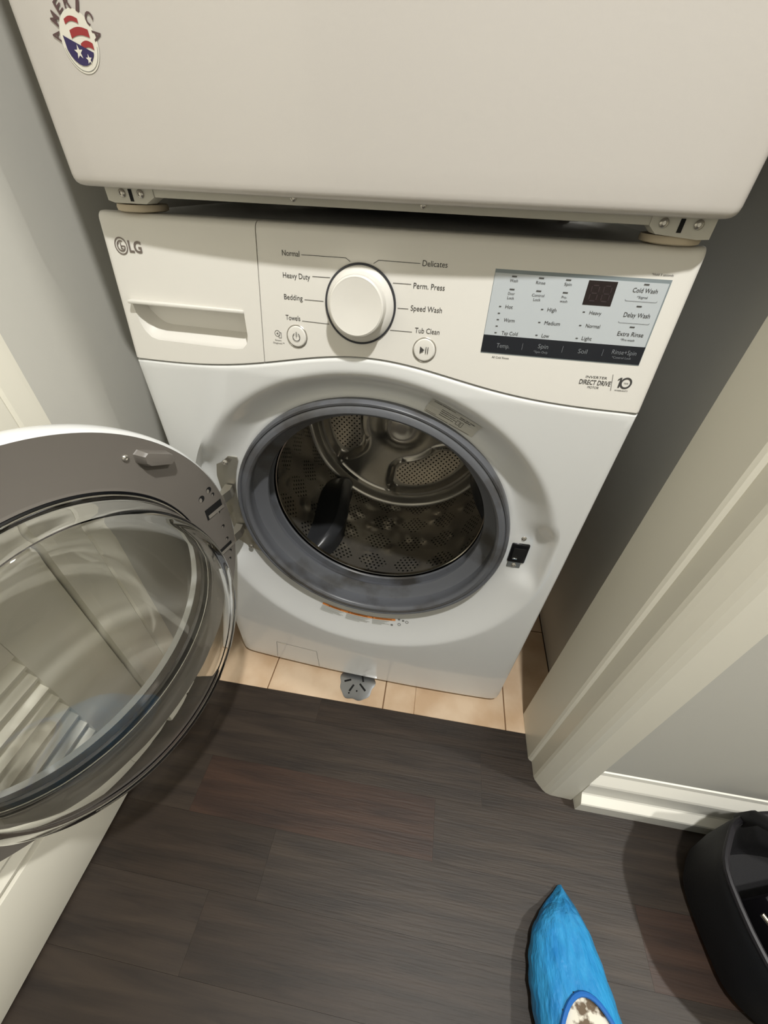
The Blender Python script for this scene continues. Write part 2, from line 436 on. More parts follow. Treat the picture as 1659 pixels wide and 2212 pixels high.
for cz, r, d in rk:
    ring = []
    for k in range(NA):
        a = 2 * PI * k / NA; ca, sa = math.cos(a), math.sin(a); z = cz + r * sa
        wd = math.exp(-((z - .530) / .060) ** 4) if ca > 0 else math.exp(-((z - .535) / .125) ** 6)
        rr = r; dd = d
        if .236 < r < .325:                           # flats for the latch and the hinge
            x_ = abs(r * ca); t = min(max((x_ - .262) / .042, 0), 1); 
            flat = .0285 * (1 - (max(0, (x_ - .287)) / .030) ** 2) if x_ < .317 else 0
            dd = d + ((.0285 if x_ < .287 else max(flat, d)) - d) * wd
        x, z = rr * ca, cz + rr * sa
        ring.append((x, yf(x, z) + dd, z))
    rings.append(ring)
C0 = (0, .510); RO = [outr(2 * PI * k / NA, C0) for k in range(NA)]
for t in (.1, .2, .35, .5, .65, .8, .9, 'e5', 'e3', 'e2', 'e1', 'e0', 'b'):
    ring = []
    for k in range(NA):
        a = 2 * PI * k / NA; Ro = RO[k]; r0 = .328
        lim = Ro - .0045
        if isinstance(t, float): r = r0 + (lim - r0) * t; e = 1
        else:
            e = {'e5': .0045, 'e3': .003, 'e2': .0015, 'e1': .0005, 'e0': 0, 'b': 0}[t]; r = Ro - e
        x, z = r * math.cos(a), .510 + r * math.sin(a)
        y = yf(x, z) + rnd(e, .0045)
        if t == 'b': y = .0355
        ring.append((x, y, z))
    rings.append(ring)
fp = loft('front_panel', rings, WHITE, ws, cap0=False, cap1=False)
# service flap at the lower left
k_ = Ink(on_front(.0005))
k_.line([(-.245, .022), (-.236, .098), (-.128, .096), (-.126, .020)], .0009)
k_.build('flap_seam', INKL, fp)
k2 = Ink(on_front(.0007)); k2.poly([(-.226, .100), (-.222, .0945), (-.214, .0945), (-.209, .100)]); k2.build('flap_notch', DECAL, fp)

# ---- control panel and detergent drawer
def slab(name, xl, xr, zlow, m, parent, tl, tr_, ny=14):
    """front skin between two x borders (functions of z), closed with a flat back"""
    us = sorted(set([0, .004, .01, .02, .035] + [i / 40 for i in range(2, 39)] + [1 - q for q in (0, .004, .01, .02, .035)]))
    V = []; nu = len(us)
    vs = [0, .006, .02, .06] + [i / ny for i in range(1, ny)] + [.93, .955, .97, .98, .99, .996, 1]; vs = sorted(set(vs)); nv = len(vs)
    for side in (0, 1):
        for v in vs:
            for u in us:
                zt = .981; x = xl(zlow(0) + v * (zt - zlow(0))) * (1 - u) + xr(.9) * u
                z = zlow(x) + v * (zt - zlow(x)); x = xl(z) * (1 - u) + xr(z) * u
                z = zlow(x) + v * (zt - zlow(x))
                V.append((x, (yf(x, z) + rnd(v * .15, .0012)) if side == 0 else .040, z))
    F = []; o = nu * nv
    for j in range(nv - 1):
        for i in range(nu - 1):
            a = j * nu + i; F.append((a, a + 1, a + nu + 1, a + nu)); F.append((o + a, o + a + nu, o + a + nu + 1, o + a + 1))
    for i in range(nu - 1):
        a = i; F.append((a, a + o, a + 1 + o, a + 1)); a = (nv - 1) * nu + i; F.append((a, a + 1, a + 1 + o, a + o))
    for j in range(nv - 1):
        a = j * nu; F.append((a, a + nu, a + nu + o, a + o)); a = j * nu + nu - 1; F.append((a, a + o, a + nu + o, a + nu))
    return mesh(name, V, F, m, parent, True)
sx = lambda z: -.1340 - (.975 - z) * .04
zl = lambda x: seam(x) + .0014
cp = slab('control_panel', lambda z: sx(z) + .0006, lambda z: HW, zl, PANELW, ws, 0, 0)
dw = slab('detergent_drawer', lambda z: -HW, lambda z: sx(z) - .0006, zl, PANELW, ws, 0, 0)
O = [(-.3238, .8860), (-.1612, .8860), (-.1600, .8600), (-.1620, .8500), (-.1690, .8432), (-.1800, .8415), (-.2960, .8415), (-.3060, .8440), (-.3140, .8510), (-.3195, .8620)]
I = [(-.3225, .8860), (-.1612, .8860), (-.1600, .8740), (-.1610, .8620), (-.1640, .8560), (-.1700, .8550), (-.2860, .8560), (-.2960, .8580), (-.3040, .8630), (-.3130, .8720)]
def cutter():
    n = len(O); R_ = [[(x, -.05, z) for x, z in O], [(x, .004, z) for x, z in O], [(x, .009, z - .0 + (.002 if z < .875 else 0)) for x, z in O], [(x, .026, z) for x, z in I]]
    return loft('cut', R_, WHITE, None, smooth=False)
ct = cutter(); ct.rotation_euler = (0, 0, -PSI)
apply_bool(dw, ct)
box('handle_lip', (-.3238, -.0005, .8852), (-.1612, .012, .8893), PANELW, dw, bev=.0012)
em = Ink(on_front(.0006))
em.arc(-.3176, .9473, .0078, .0092, 0, 360, 48); em.arc(-.3176, .9473, .0045, .0060, 60, 360, 30)
em.rect(-.3176, .9466, -.3120, .9479); em.rect(-.3186, .9438, -.3172, .9510); em.rect(-.3186, .9438, -.3150, .9450); em.disc(-.3210, .9500, .0009)
em.build('emblem', LOGO, dw)
em = Ink(on_front(.0006)); em.text('LG', -.3070, -.2887, .9416, .0118, .028); em.build('lettering', LOGO, dw)

DISP = [('Wash', 0.156, 0.1646, 0.9416, 0.0028), ('Rinse', 0.1839, 0.1936, 0.9414, 0.0028), ('Spin', 0.2134, 0.2208, 0.9417, 0.0028), ('Door', 0.1569, 0.1641, 0.9295, 0.0026), ('Lock', 0.1571, 0.1644, 0.9252, 0.0027), ('Control', 0.1826, 0.1956, 0.9296, 0.0026), ('Lock', 0.1852, 0.1927, 0.9254, 0.0027), ('Pre-', 0.2141, 0.2196, 0.9296, 0.0026), ('wash', 0.2134, 0.2212, 0.9259, 0.0024), ('Hot', 0.157, 0.165, 0.916, 0.0036), ('Warm', 0.1581, 0.1702, 0.9026, 0.0037), ('Tap Cold', 0.1585, 0.1768, 0.8891, 0.0038), ('High', 0.2028, 0.2124, 0.9162, 0.0037), ('Medium', 0.2033, 0.2201, 0.9029, 0.0038), ('Low', 0.2037, 0.212, 0.8897, 0.0039), ('Heavy', 0.2477, 0.2602, 0.9163, 0.0036), ('Normal', 0.2481, 0.2632, 0.9033, 0.0037), ('Light', 0.2479, 0.2586, 0.8903, 0.0039), ('Cold Wash', 0.284, 0.3089, 0.9399, 0.0042), ('*Signal', 0.2904, 0.3011, 0.9346, 0.0022), ('Delay Wash', 0.2836, 0.3108, 0.9165, 0.0045), ('Extra Rinse', 0.284, 0.3115, 0.8977, 0.0044), ('*Pre-wash', 0.2892, 0.3042, 0.8927, 0.0023)]
BANDT = [('Temp.', 0.1557, 0.1706, 0.8749, 0.0048), ('Spin', 0.2027, 0.2141, 0.8779, 0.0047), ('*Spin Only', 0.199, 0.2152, 0.8727, 0.0024), ('Soil', 0.2481, 0.2582, 0.8762, 0.0047), ('Rinse+Spin', 0.285, 0.3116, 0.8784, 0.0047), ('*Control Lock', 0.2867, 0.3078, 0.8737, 0.0024)]
PAN = [('All Cold Rinses', 0.1529, 0.173, 0.8627, 0.0023), ('*Hold 3 seconds', 0.2969, 0.3185, 0.9557, 0.0021), ('Smart', -0.1217, -0.1131, 0.8577, 0.002), ('Diagnosis\u2122', -0.1244, -0.1092, 0.8543, 0.002), ('Normal', -0.1037, -0.0828, 0.9506, 0.0056), ('Heavy Duty', -0.1045, -0.0709, 0.9287, 0.0056), ('Bedding', -0.105, -0.0814, 0.9062, 0.0057), ('Towels', -0.1048, -0.0858, 0.8837, 0.0057), ('Delicates', 0.0596, 0.087, 0.9503, 0.0056), ('Perm. Press', 0.0517, 0.087, 0.9285, 0.0057), ('Speed Wash', 0.0507, 0.087, 0.9059, 0.0057), ('Tub Clean', 0.0579, 0.0872, 0.8829, 0.0057)]
ik = Ink(on_front(.0004))
for t in PAN:
    q = Ink(on_front(.0004)); q.text(*t); q.build('lettering', INK, cp)
ik.text('INVERTER', .2660, .2903, .8498, .0028); ik.text('DIRECT DRIVE', .2605, .2964, .8425, .0054, .012); ik.text('MOTOR', .2717, .2846, .8381, .0027)
ik.rect(.3052, .8416, .3071, .8532); ik.poly([(.3052, .8532), (.3030, .8512), (.3030, .8494), (.3052, .8511)]); ik.text('YEAR', .3106, .3158, .8463, .0018); ik.text('WARRANTY', .3031, .3184, .8375, .0019)
ik.arc(.3130, .8473, .0046, .0066, 0, 360, 40)
ik.line([(.2953, .8560), (.2990, .8375)], .0004)
ik.build('motor_emblem', INK, cp)
ln = Ink(on_front(.00045)); LW = .00055
for P in ([(-.0803, .9527), (-.0277, .9528), (-.0225, .9496)], [(.0570, .9525), (.0102, .9528), (.0045, .9494)], [(-.0679, .9323), (-.0465, .9325)],
          [(-.0790, .9076), (-.0551, .9076)], [(-.0834, .8840), (-.0483, .8834)], [(.0279, .9322), (.0489, .9322)], [(.0352, .9072), (.0478, .9074)], [(.0280, .8831), (.0545, .8832)]):
    q = Ink(on_front(.00045)); q.line(P, LW); q.build('pointer_line', INK, cp)
# phone-and-signal pictogram
ln.arc(-.1178, .8668, .0032, .0037, 0, 360, 24); ln.line([(-.1150, .8680), (-.1126, .8680), (-.1126, .8618), (-.1160, .8618), (-.1160, .8655)], .0005)
ln.line([(-.1195, .8668), (-.1165, .8668)], .0005); ln.line([(-.1180, .8680), (-.1165, .8668), (-.1180, .8656)], .0005)
ln.build('phone_pictogram', INK, cp)

# display
def plate(name, x0, z0, x1, z1, e, m, parent, n=14):
    rings = []
    V = []; F = []
    for i in range(n + 1):
        x = x0 + (x1 - x0) * i / n
        for z in (z0, z1): V.append((x, yf(x, z) - e, z))
        for z in (z0, z1): V.append((x, yf(x, z) + .002, z))
    for i in range(n):
        a = 4 * i; b = a + 4
        F += [(a, b, b + 1, a + 1), (a, a + 2, b + 2, b), (a + 1, b + 1, b + 3, a + 3)]
    F += [(0, 1, 3, 2), (4 * n, 4 * n + 2, 4 * n + 3, 4 * n + 1)]
    return mesh(name, V, F, m, parent)
plate('display_edge_shade', .1388, .8676, .3192, .9526, .0003, LCDE, cp)  # flat plate showing at top and right as painted recess shade
plate('display_face', .1392, .8876, .3176, .9492, .0006, LCD, cp)
plate('display_band', .1388, .8688, .3188, .8876, .0007, BAND, cp)
plate('digit_window', .2374, .9252, .2668, .9480, .0009, LEDM, cp, 4)
ik = Ink(on_front(.0010))
for t in DISP:
    q = Ink(on_front(.0010)); q.text(*t); q.build('lettering', INK, cp)
for x, z in [(0.16, 0.9468), (0.1884, 0.9469), (0.2165, 0.9469), (0.1602, 0.9347), (0.1887, 0.9349), (0.2167, 0.9351), (0.2957, 0.9474), (0.2961, 0.9271), (0.2968, 0.9069)]:
    ik.rect(x - .0026, z - .0006, x + .0026, z + .0006)
for x, z in [(0.1511, 0.9175), (0.1512, 0.9107), (0.1514, 0.9042), (0.1515, 0.8975), (0.1517, 0.8906), (0.197, 0.9177), (0.1974, 0.9047), (0.1978, 0.8914), (0.2415, 0.9182), (0.242, 0.9048), (0.2424, 0.8916)]:
    ik.rect(x - .0012, z - .0005, x + .0012, z + .0005)
for x0, x1, z in ((.2794, .3123, .9316), (.2803, .3131, .9105)):
    ik.line([(x0, z + .0012), (x0 + .001, z), (x1 - .001, z), (x1, z + .0012)], .0003)
ik.build('indicator_mark', INK, cp)['kind'] = 'stuff'
ik = Ink(on_front(.0011))
for t in BANDT:
    q = Ink(on_front(.0011)); q.text(*t); q.build('lettering', BANDINK, cp)
for x, z in ((.1851, .8782), (.2304, .8789), (.2751, .8789)): ik.rect(x - .0002, z - .0035, x + .0002, z + .0035)
ik.build('band_divider', BANDINK, cp)['kind'] = 'stuff'
sg = Ink(on_front(.0012))
for cx in (.2460, .2585):
    w_, h_, t_ = .0038, .0072, .0011; zc = .9366
    for dz in (-h_, 0, h_): sg.rect(cx - w_ + .001, zc + dz - t_ / 2, cx + w_ - .001, zc + dz + t_ / 2)
    for s in (-1, 1):
        for q in (0, 1): sg.rect(cx + s * w_ - t_ / 2, zc + (q - 1) * h_ + .001, cx + s * w_ + t_ / 2, zc + q * h_ - .001)
sg.build('digit_segment', SEG, cp)

# dial and buttons (turned about the panel normal)
def panel_xf(cx, cz):
    y = yf(cx, cz); tilt = math.atan(.020 / .162); yaw = math.atan(2 * .010 * cx / HW ** 2)
    Mx = Matrix.Translation((cx, y, cz)) @ Matrix.Rotation(yaw, 4, 'Z') @ Matrix.Rotation(-tilt, 4, 'X')
    return lambda v: Mx @ v
X = panel_xf(-.0098, .9068)
lathe_y('dial_ring', [(.0430, .002), (.0430, -.0012), (.0424, -.0020), (.0410, -.0022), (.0406, -.0010), (.0406, .002)], 0, 0, RINGD, cp, closed=True, xf=X)
lathe_y('dial_base', [(.0406, .001), (.0406, -.0012), (.0395, -.0022), (.0360, -.0050), (.0335, -.0062), (1e-6, -.0062)], 0, 0, PANELW, cp, xf=X)
lathe_y('dial_knob', [(.0325, -.004), (.0325, -.0190), (.0318, -.0210), (.0300, -.0220), (.0285, -.0217), (1e-6, -.0208)], 0, 0, PANELW, cp, xf=X)
for cx, cz, sy in ((-.0913, .8656, 0), (.0716, .8646, 1)):
    X = panel_xf(cx, cz)
    rb = .0122 if sy == 0 else .0128
    lathe_y('button_rim', [(rb + .0016, .001), (rb + .0016, -.0008), (rb + .0011, -.0012), (rb + .0006, -.0008), (rb + .0006, .001)], 0, 0, LCDE if 0 else STEEL, cp, n=48, closed=True, xf=X)
    lathe_y('power_button' if sy == 0 else 'start_button', [(rb, .001), (rb, -.0016), (rb - .0006, -.0022), (rb - .0016, -.0024), (1e-6, -.0014)], 0, 0, PANELW, cp, n=48, xf=X)
    s = Ink(lambda x, z, X=X: X(Vector((x, -.0030, z))))
    if sy == 0:
        s.arc(0, -.0006, .0042, .0050, 120, 420, 30); s.rect(-.0004, -.0006, .0004, .0056); s.build('power_symbol', INK, cp)
    else:
        s.poly([(-.0052, -.0040), (.0002, 0), (-.0052, .0040)]); s.rect(.0016, -.0038, .0024, .0038); s.rect(.0040, -.0038, .0048, .0038); s.build('start_symbol', INK, cp)

# ---- gasket, drum
GC = (0, .538)
gp = [(.2470, .034), (.2472, .016), (.2462, .0105), (.2440, .0080), (.2410, .0085), (.2395, .0105), (.2380, .0090), (.2350, .0070), (.2290, .0065), (.2262, .0085),
      (.2245, .0110), (.2240, .0140), (.2262, .0200), (.2290, .0320), (.2285, .0390), (.2235, .0430), (.2110, .0470), (.2055, .0500), (.2050, .0550), (.2160, .0640), (.2260, .0700), (.2290, .0760), (.2250, .0820),
      (.2120, .0850), (.2105, .0880), (.2120, .0910), (.2330, .0920), (.2560, .0900), (.2560, .034)]
NG = 128
GV = []; n = NG
for r, y in gp:
    for j in range(n):
        a = 2 * PI * j / n; GV.append((GC[0] + r * .994 * math.cos(a), y + .004 + yf(0, .5) * .6, GC[1] - (.006 if y > .08 else 0) + r * .994 * math.sin(a)))
GF = [(i * n + j, i * n + (j + 1) % n, ((i + 1) % len(gp)) * n + (j + 1) % n, ((i + 1) % len(gp)) * n + j) for i in range(len(gp)) for j in range(n)]
gk = mesh('gasket', GV, GF, RUB, ws, True)
DC = (0, .530); RD = .252; YB = .42
drum = lathe_y('drum', [(.2125, .100), (.2095, .0945), (.2075, .0955), (.2075, .101), (.214, .106), (.240, .110), (.250, .116), (RD, .124)], DC[0], DC[1], CHROME, ws, n=144, caps=False)
def uvlathe(name, prof, m, parent, n=144):
    V = []; U = []; F = []
    for i, (r, y) in enumerate(prof):
        for j in range(n + 1):
            a = 2 * PI * j / n; V.append((DC[0] + r * math.cos(a), y, DC[1] + r * math.sin(a))); U.append((a * RD, y))
    for i in range(len(prof) - 1):
        for j in range(n): F.append((i * (n + 1) + j, i * (n + 1) + j + 1, (i + 1) * (n + 1) + j + 1, (i + 1) * (n + 1) + j))
    return mesh(name, V, F, m, parent, True, uvs=U)
uvlathe('drum_wall', [(RD, .124), (RD, .2), (RD, .3), (RD, .395), (.2505, .4)], DRUMW, drum)
# back plate: raised rim, three perforated pads, spider arms between them, hub
nr, na = 46, 192; V = []; F = []; U = []
def sstep(a, b, x): t = min(max((x - a) / (b - a), 0), 1); return t * t * (3 - 2 * t)
def pad(r, ang):
    best = 9
    for c in (-60, 60, 180):
        d = (math.degrees(ang) - c + 180) % 360 - 180
        u = abs(math.radians(d)) * r; hw_ = max(.0, r * math.radians(40) - .010)
        q = max(u - hw_, (r - .206) * 1.0, (.112 - r) * 1.0)
        rr = .03; dx = max(u - hw_ + rr, 0); dr = max(abs(r - .159) - .047 + rr, 0)
        q = math.hypot(dx, dr) - rr
        best = min(best, q)
    return best                                       # <0 inside
def yback(r, ang):
    q = pad(r, ang)
    y = YB + .004
    if r > .218: y = YB - .020 * sstep(.218, .250, r) + .006 * math.sin(PI * min(max((r - .222) / .02, 0), 1))
    y += .014 * (1 - sstep(-.002, .012, q)) * 1.0 - .010 * math.exp(-((q - .008) / .005) ** 2)
    y -= .022 * math.exp(-(r / .06) ** 4) - .008 * math.exp(-(r / .03) ** 4)
    return y
for i in range(nr + 1):
    r = .0008 + (RD - .0012) * i / nr
    for j in range(na):
        a = 2 * PI * j / na; V.append((DC[0] + r * math.cos(a), yback(r, a), DC[1] + r * math.sin(a)))
for i in range(nr):
    for j in range(na): F.append((i * na + j, i * na + (j + 1) % na, (i + 1) * na + (j + 1) % na, (i + 1) * na + j))
F.append(tuple(range(na)))
mesh('back_plate', V, F, STEEL, drum, True)
for c in (-60, 60, 180):                               # perforated pads
    V = []; F = []; U = []; n1, n2 = 22, 14
    for i in range(n1 + 1):
        for j in range(n2 + 1):
            ang = math.radians(c - 36 + 72 * i / n1); r = .116 + .086 * j / n2
            k = 1 - .0; u = (i / n1 - .5) * 2; v = (j / n2 - .5) * 2
            # round the corners of the pad
            uu = u * (1 - .18 * abs(v) ** 3); vv = v * (1 - .22 * abs(u) ** 3)
            ang = math.radians(c + 34 * uu); r = .159 + .041 * vv
            x, z = DC[0] + r * math.cos(ang), DC[1] + r * math.sin(ang)
            V.append((x, yback(r, ang) - .0012 - .002 * (1 - abs(u) ** 2) * (1 - abs(v) ** 2), z)); U.append((x, z))
    for i in range(n1):
        for j in range(n2):
            a = i * (n2 + 1) + j; F.append((a, a + 1, a + n2 + 2, a + n2 + 1))
    mesh('perforated_pad', V, F, DRUMB, drum, True, uvs=U)
for c in (-128, -8, 112):                              # lifter fins
    a0 = math.radians(c); er = Vector((math.cos(a0), 0, math.sin(a0))); et = Vector((-math.sin(a0), 0, math.cos(a0)))
    rings = []
    for i in range(15):
        t = i / 14; y = .120 + .285 * t
        h = .066 * (math.sin(PI * min(max(t * .94 + .03, 0), 1)) ** .45); wv = .5 + .5 * math.sin(PI * t) ** .5
        sway = .010 * math.sin(2 * PI * t)
        ring = []
        for (u, hh) in ((-.052, 0), (-.038, .22), (-.026, .66), (-.015, .93), (0, 1), (.015, .93), (.026, .66), (.038, .22), (.052, 0)):
            base = RD - .001 - (.0035 if abs(u) > .05 else 0)
            p = Vector((DC[0], y, DC[1])) + er * (base - h * hh + (.004 if hh == 0 else 0)) + et * (u * wv + sway)
            ring.append(p)
        rings.append(ring)
    loft('lifter', rings, LIFT, drum)

# ---- hinge plate, latch, stickers in the recess
def ybowl(x, z, e=0.):
    return yf(x, z) + .0285 - e
pts = [(-.276, .636), (-.268, .648), (-.2345, .647), (-.2335, .640)]
for k in range(12):
    a = math.radians(157 + (207 - 157) * k / 11); pts.append((.2545 * math.cos(a), .538 + .2545 * math.sin(a)))
pts += [(-.228, .420), (-.231, .415), (-.272, .428), (-.280, .436), (-.284, .600)]
hg = loft('hinge', [[(x, ybowl(x, z, .0015) + .004, z) for x, z in pts], [(x, ybowl(x, z, .0022), z) for x, z in pts]], DSTEEL, ws, smooth=False)
screw('hinge_screw', -.2560, .0165, .6365, .0052, hg); screw('hinge_screw', -.2480, .0165, .4330, .0052, hg)
def arm(z0, z1):
    P = [(-.2700, .020), (-.2560, .020), (-.2540, .006), (-.2580, -.010), (-.2660, -.024), (-.2760, -.024), (-.2760, -.014), (-.2680, -.004)]
    prism('hinge_arm', P, 2, z0, z1, DSTEEL, hg)
arm(.566, .585); arm(.470, .488)

lx, lz = .2700, .5245
lb = box('latch', (lx - .0155, ybowl(lx, lz) - .0035, lz - .0225), (lx + .0155, ybowl(lx, lz) + .012, lz + .0235), BLACKP, ws, bev=.003)
box('latch_opening', (lx - .0100, ybowl(lx, lz) - .0042, lz - .014), (lx + .0110, ybowl(lx, lz) - .0030, lz + .014), HOLE, lb, bev=.0004, seg=1)
box('latch_tongue', (lx - .0080, ybowl(lx, lz) - .0060, lz - .012), (lx + .0000, ybowl(lx, lz) - .0042, lz - .009), STEEL, lb, bev=.0005, seg=1)
box('strike_plate', (lx - .0130, ybowl(lx, lz) - .0016, lz - .0370), (lx + .0110, ybowl(lx, lz) + .004, lz - .0215), DSTEEL, lb, bev=.001, seg=1)
screw('latch_screw', lx - .001, ybowl(lx, lz) - .0012, lz - .0300, .0042, lb); screw('latch_screw', lx + .001, ybowl(lx, lz) + .0004, lz + .0360, .0044, lb)

def bdepth(x, z):
    r = math.hypot(x, z - .52)
    for _ in range(8):
        for (c0, r0, d0), (c1, r1, d1) in zip(key, key[1:]):
            if r0 <= r <= r1 or (r1 is key[-1][1]): break
        t = min(max((r - r0) / (r1 - r0), 0), 1); cz = c0 + (c1 - c0) * t; r = math.hypot(x, z - cz)
    return d0 + (d1 - d0) * t
def ybowl2(x, z, e): return yf(x, z) + bdepth(x, z) - e
bowlf = lambda e: (lambda x, z: (x, ybowl(x, z, e), z))
# silver information label (square codes left out)
ux, uz = Vector((.0727, -.0335)).normalized(), None
uz = Vector((-ux.y, ux.x)); L0 = Vector((.0770, .7745)); LWd, LHt = .0800, .0270
lab = lambda e: (lambda u, v: ((L0 + ux * u + uz * v).x, ybowl2(*(L0 + ux * u + uz * v), e), (L0 + ux * u + uz * v).y))
s = Ink(lab(.0010))
for i in range(20):
    for j in range(6): s.rect(LWd * i / 20, LHt * j / 6, LWd * (i + 1) / 20, LHt * (j + 1) / 6)
st = s.build('information_label', LABELS, ws)
s = Ink(lab(.0014))
s.text('WASHER INFORMATION', .004, .038, .0236, .0017, .03); s.text('scan for help', .048, .072, .0200, .0022, .03); s.text('and support', .048, .066, .0170, .0022, .03)
for k in range(4): s.text('instructions and care', .0210, .0210 + .026 - .003 * (k % 2), .0160 - .0032 * k, .0016, .03)
s.rect(.002, .0012, .0385, .0018); s.rect(.0410, .0012, .0740, .0018); s.rect(.002, .0032, .018, .0037)
s.line([(.0480, .0060), (.0480, .0130), (.0530, .0130), (.0530, .0060), (.0480, .0060)], .0006); s.line([(.0545, .0050), (.0545, .0130), (.0580, .0130), (.0580, .0050), (.0545, .0050)], .0006)
s.build('label_print', INK, st)
# orange warning strip with grey text panels, following the curve under the gasket
pol = lambda e: (lambda a, r: (r * math.cos(math.radians(a)), ybowl2(r * math.cos(math.radians(a)), .538 + r * math.sin(math.radians(a)), e), .538 + r * math.sin(math.radians(a))))
def arcband(name, a0, a1, r0, r1, e, m, parent, n=24):
    s = Ink(pol(e)); 
    for i in range(n): s.rect(a0 + (a1 - a0) * i / n, r0, a0 + (a1 - a0) * (i + 1) / n, r1)
    return s.build(name, m, parent)
wl = arcband('warning_label', 248.0, 283.2, .2775, .2828, .0010, ORANGE, ws)
s = Ink(pol(.0013))
for a in (251.0, 260.5, 272.0):
    s.add([(a, .2815), (a + 1.0, .2815), (a + .5, .2787)], [(0, 1, 2)])
for a0, a1 in ((252.2, 257.2), (261.9, 270.0), (273.6, 281.6)): s.rect(a0, .2795, a1, .2810)
s.build('warning_lettering', mat('dark_brown_ink', srgb(104, 58, 24), .6), wl)
s = Ink(pol(.0011))
for a0, a1, n in ((248.2, 258.8, 6), (260.0, 271.0, 6), (272.2, 280.0, 5)):
    for k in range(n): s.rect(a0, .2848 + k * .0026, a1 - (k % 3) * 1.0 - (2.5 if k == n - 1 else 0), .2848 + k * .0026 + .0014)
s.build('warning_text_line', LABELG, wl)
s = Ink(pol(.0012))
for a, r, t in ((285.0, .279, 0), (288.4, .286, 1), (284.6, .292, 1), (281.2, .294, 0), (286.8, .282, 0)):
    if t: 
        for k in range(16):
            b0, b1 = 2 * PI * k / 16, 2 * PI * (k + 1) / 16
            s.add([(a + .75 * math.cos(b0), r + .0036 * math.sin(b0)), (a + .75 * math.cos(b1), r + .0036 * math.sin(b1)), (a + .55 * math.cos(b1), r + .0026 * math.sin(b1)), (a + .55 * math.cos(b0), r + .0026 * math.sin(b0))], [(0, 1, 2, 3)])
    else: s.rect(a - .5, r - .002, a + .5, r + .002)
s.build('warning_pictogram', INKL, wl)

# ---- the open glass door
TH = 1.7886; dd = Vector((math.cos(TH), -math.sin(TH), 0)); nn = Vector((math.sin(TH), math.cos(TH), 0))
HX = Vector((-.256, -.0156, 0)); S0, ZC, RR, RI = .2805, .5336, .2847, .2107
def DX(v):                                             # local: x = along the door from the hinge, y = -height towards the room, z
    return HX + dd * v.x - nn * v.y + Vector((0, 0, v.z))
def dl(name, prof, m, parent, **k): return lathe_y(name, prof, S0, ZC, m, parent, n=160, xf=DX, **k)
# y>0 points to the outer (back) face here
door = dl('door', [(.2847, .0005), (.2880, .004), (.2900, .012), (.2895, .024), (.2850, .036), (.2740, .044), (.250, .047), (.222, .046), (.212, .040), (.2100, .030), (.2100, .026), (.262, .022), (.283, .012)], WHITE, ws, closed=True)
RINGG = mat('shaded_grey_plastic', srgb(108, 103, 97), .42)  # light grey plastic, darkened: the shade on the ring is in the colour
inner = dl('inner_ring', [(.2846, .0000), (.2846, .010), (.262, .020), (.2085, .024), (.2085, .004), (.2107, .0005), (.2125, -.0012), (.2150, -.0004), (.2165, .0)], RINGG, door, closed=True)
dl('seal_bead', [(.2125, .0005), (.2118, -.0022), (.2100, -.0030), (.2082, -.0020), (.2082, .002)], BLACKP, door, closed=True)
# glass bowl: flange, side wall, slanted face deeper at the bottom; closed solid 5 mm thick
def bowl_ring(r, h, k=1.):                             # h: 0..1 fraction of local depth
    out = []
    for j in range(160):
        a = 2 * PI * j / 160; zz = r * math.sin(a)
        H = .074 - .034 * zz / .197
        out.append((S0 + r * math.cos(a), -(h * H) if h >= 0 else -h * .02, ZC + zz))
    return out
T = .0055
def bowl(name):
    outer = [(.2140, .0, 0), (.2110, .02, 0), (.2065, .10, 0), (.2040, .30, 0), (.2015, .55, 0), (.1990, .76, 0), (.1965, .87, 0), (.1915, .94, 0), (.1840, .975, 0), (.1720, .985, 0), (.140, .965, 0), (.09, .93, 0), (.04, .91, 0), (.001, .905, 0)]
    rings = [bowl_ring(r, h) for r, h, _ in outer]
    def inn(r, h):
        return [(x, y, z) for x, y, z in [(p[0], p[1] + (T * 1.0 if h > .80 else 0), p[2]) for p in bowl_ring(r, h)]]
    inner_ = [(.001, .905), (.04, .91), (.09, .93), (.140, .965), (.1690, .985), (.1790, .975), (.1855, .935), (.1905, .86), (.1930, .76), (.1960, .55), (.1990, .30), (.2010, .10)]
    rings += [inn(r, h) for r, h in inner_]
    # flange behind the ring
    rings.append([(S0 + .2010 * math.cos(2 * PI * j / 160), .006, ZC + .2010 * math.sin(2 * PI * j / 160)) for j in range(160)])
    rings.append([(S0 + .2140 * math.cos(2 * PI * j / 160), .006, ZC + .2140 * math.sin(2 * PI * j / 160)) for j in range(160)])
    n = 160; V = [DX(Vector(p)) for r in rings for p in r]; F = []
    K = len(rings)
    for i in range(K):
        if i == 13: continue
        for j in range(n):
            k = (j + 1) % n; i2 = (i + 1) % K
            F.append((i * n + j, i * n + k, i2 * n + k, i2 * n + j))
    F.append(tuple(13 * n + j for j in range(n))); F.append(tuple(14 * n + j for j in reversed(range(n))))
    return mesh(name, V, F, GLASS, door, True)
bowl('glass_bowl')
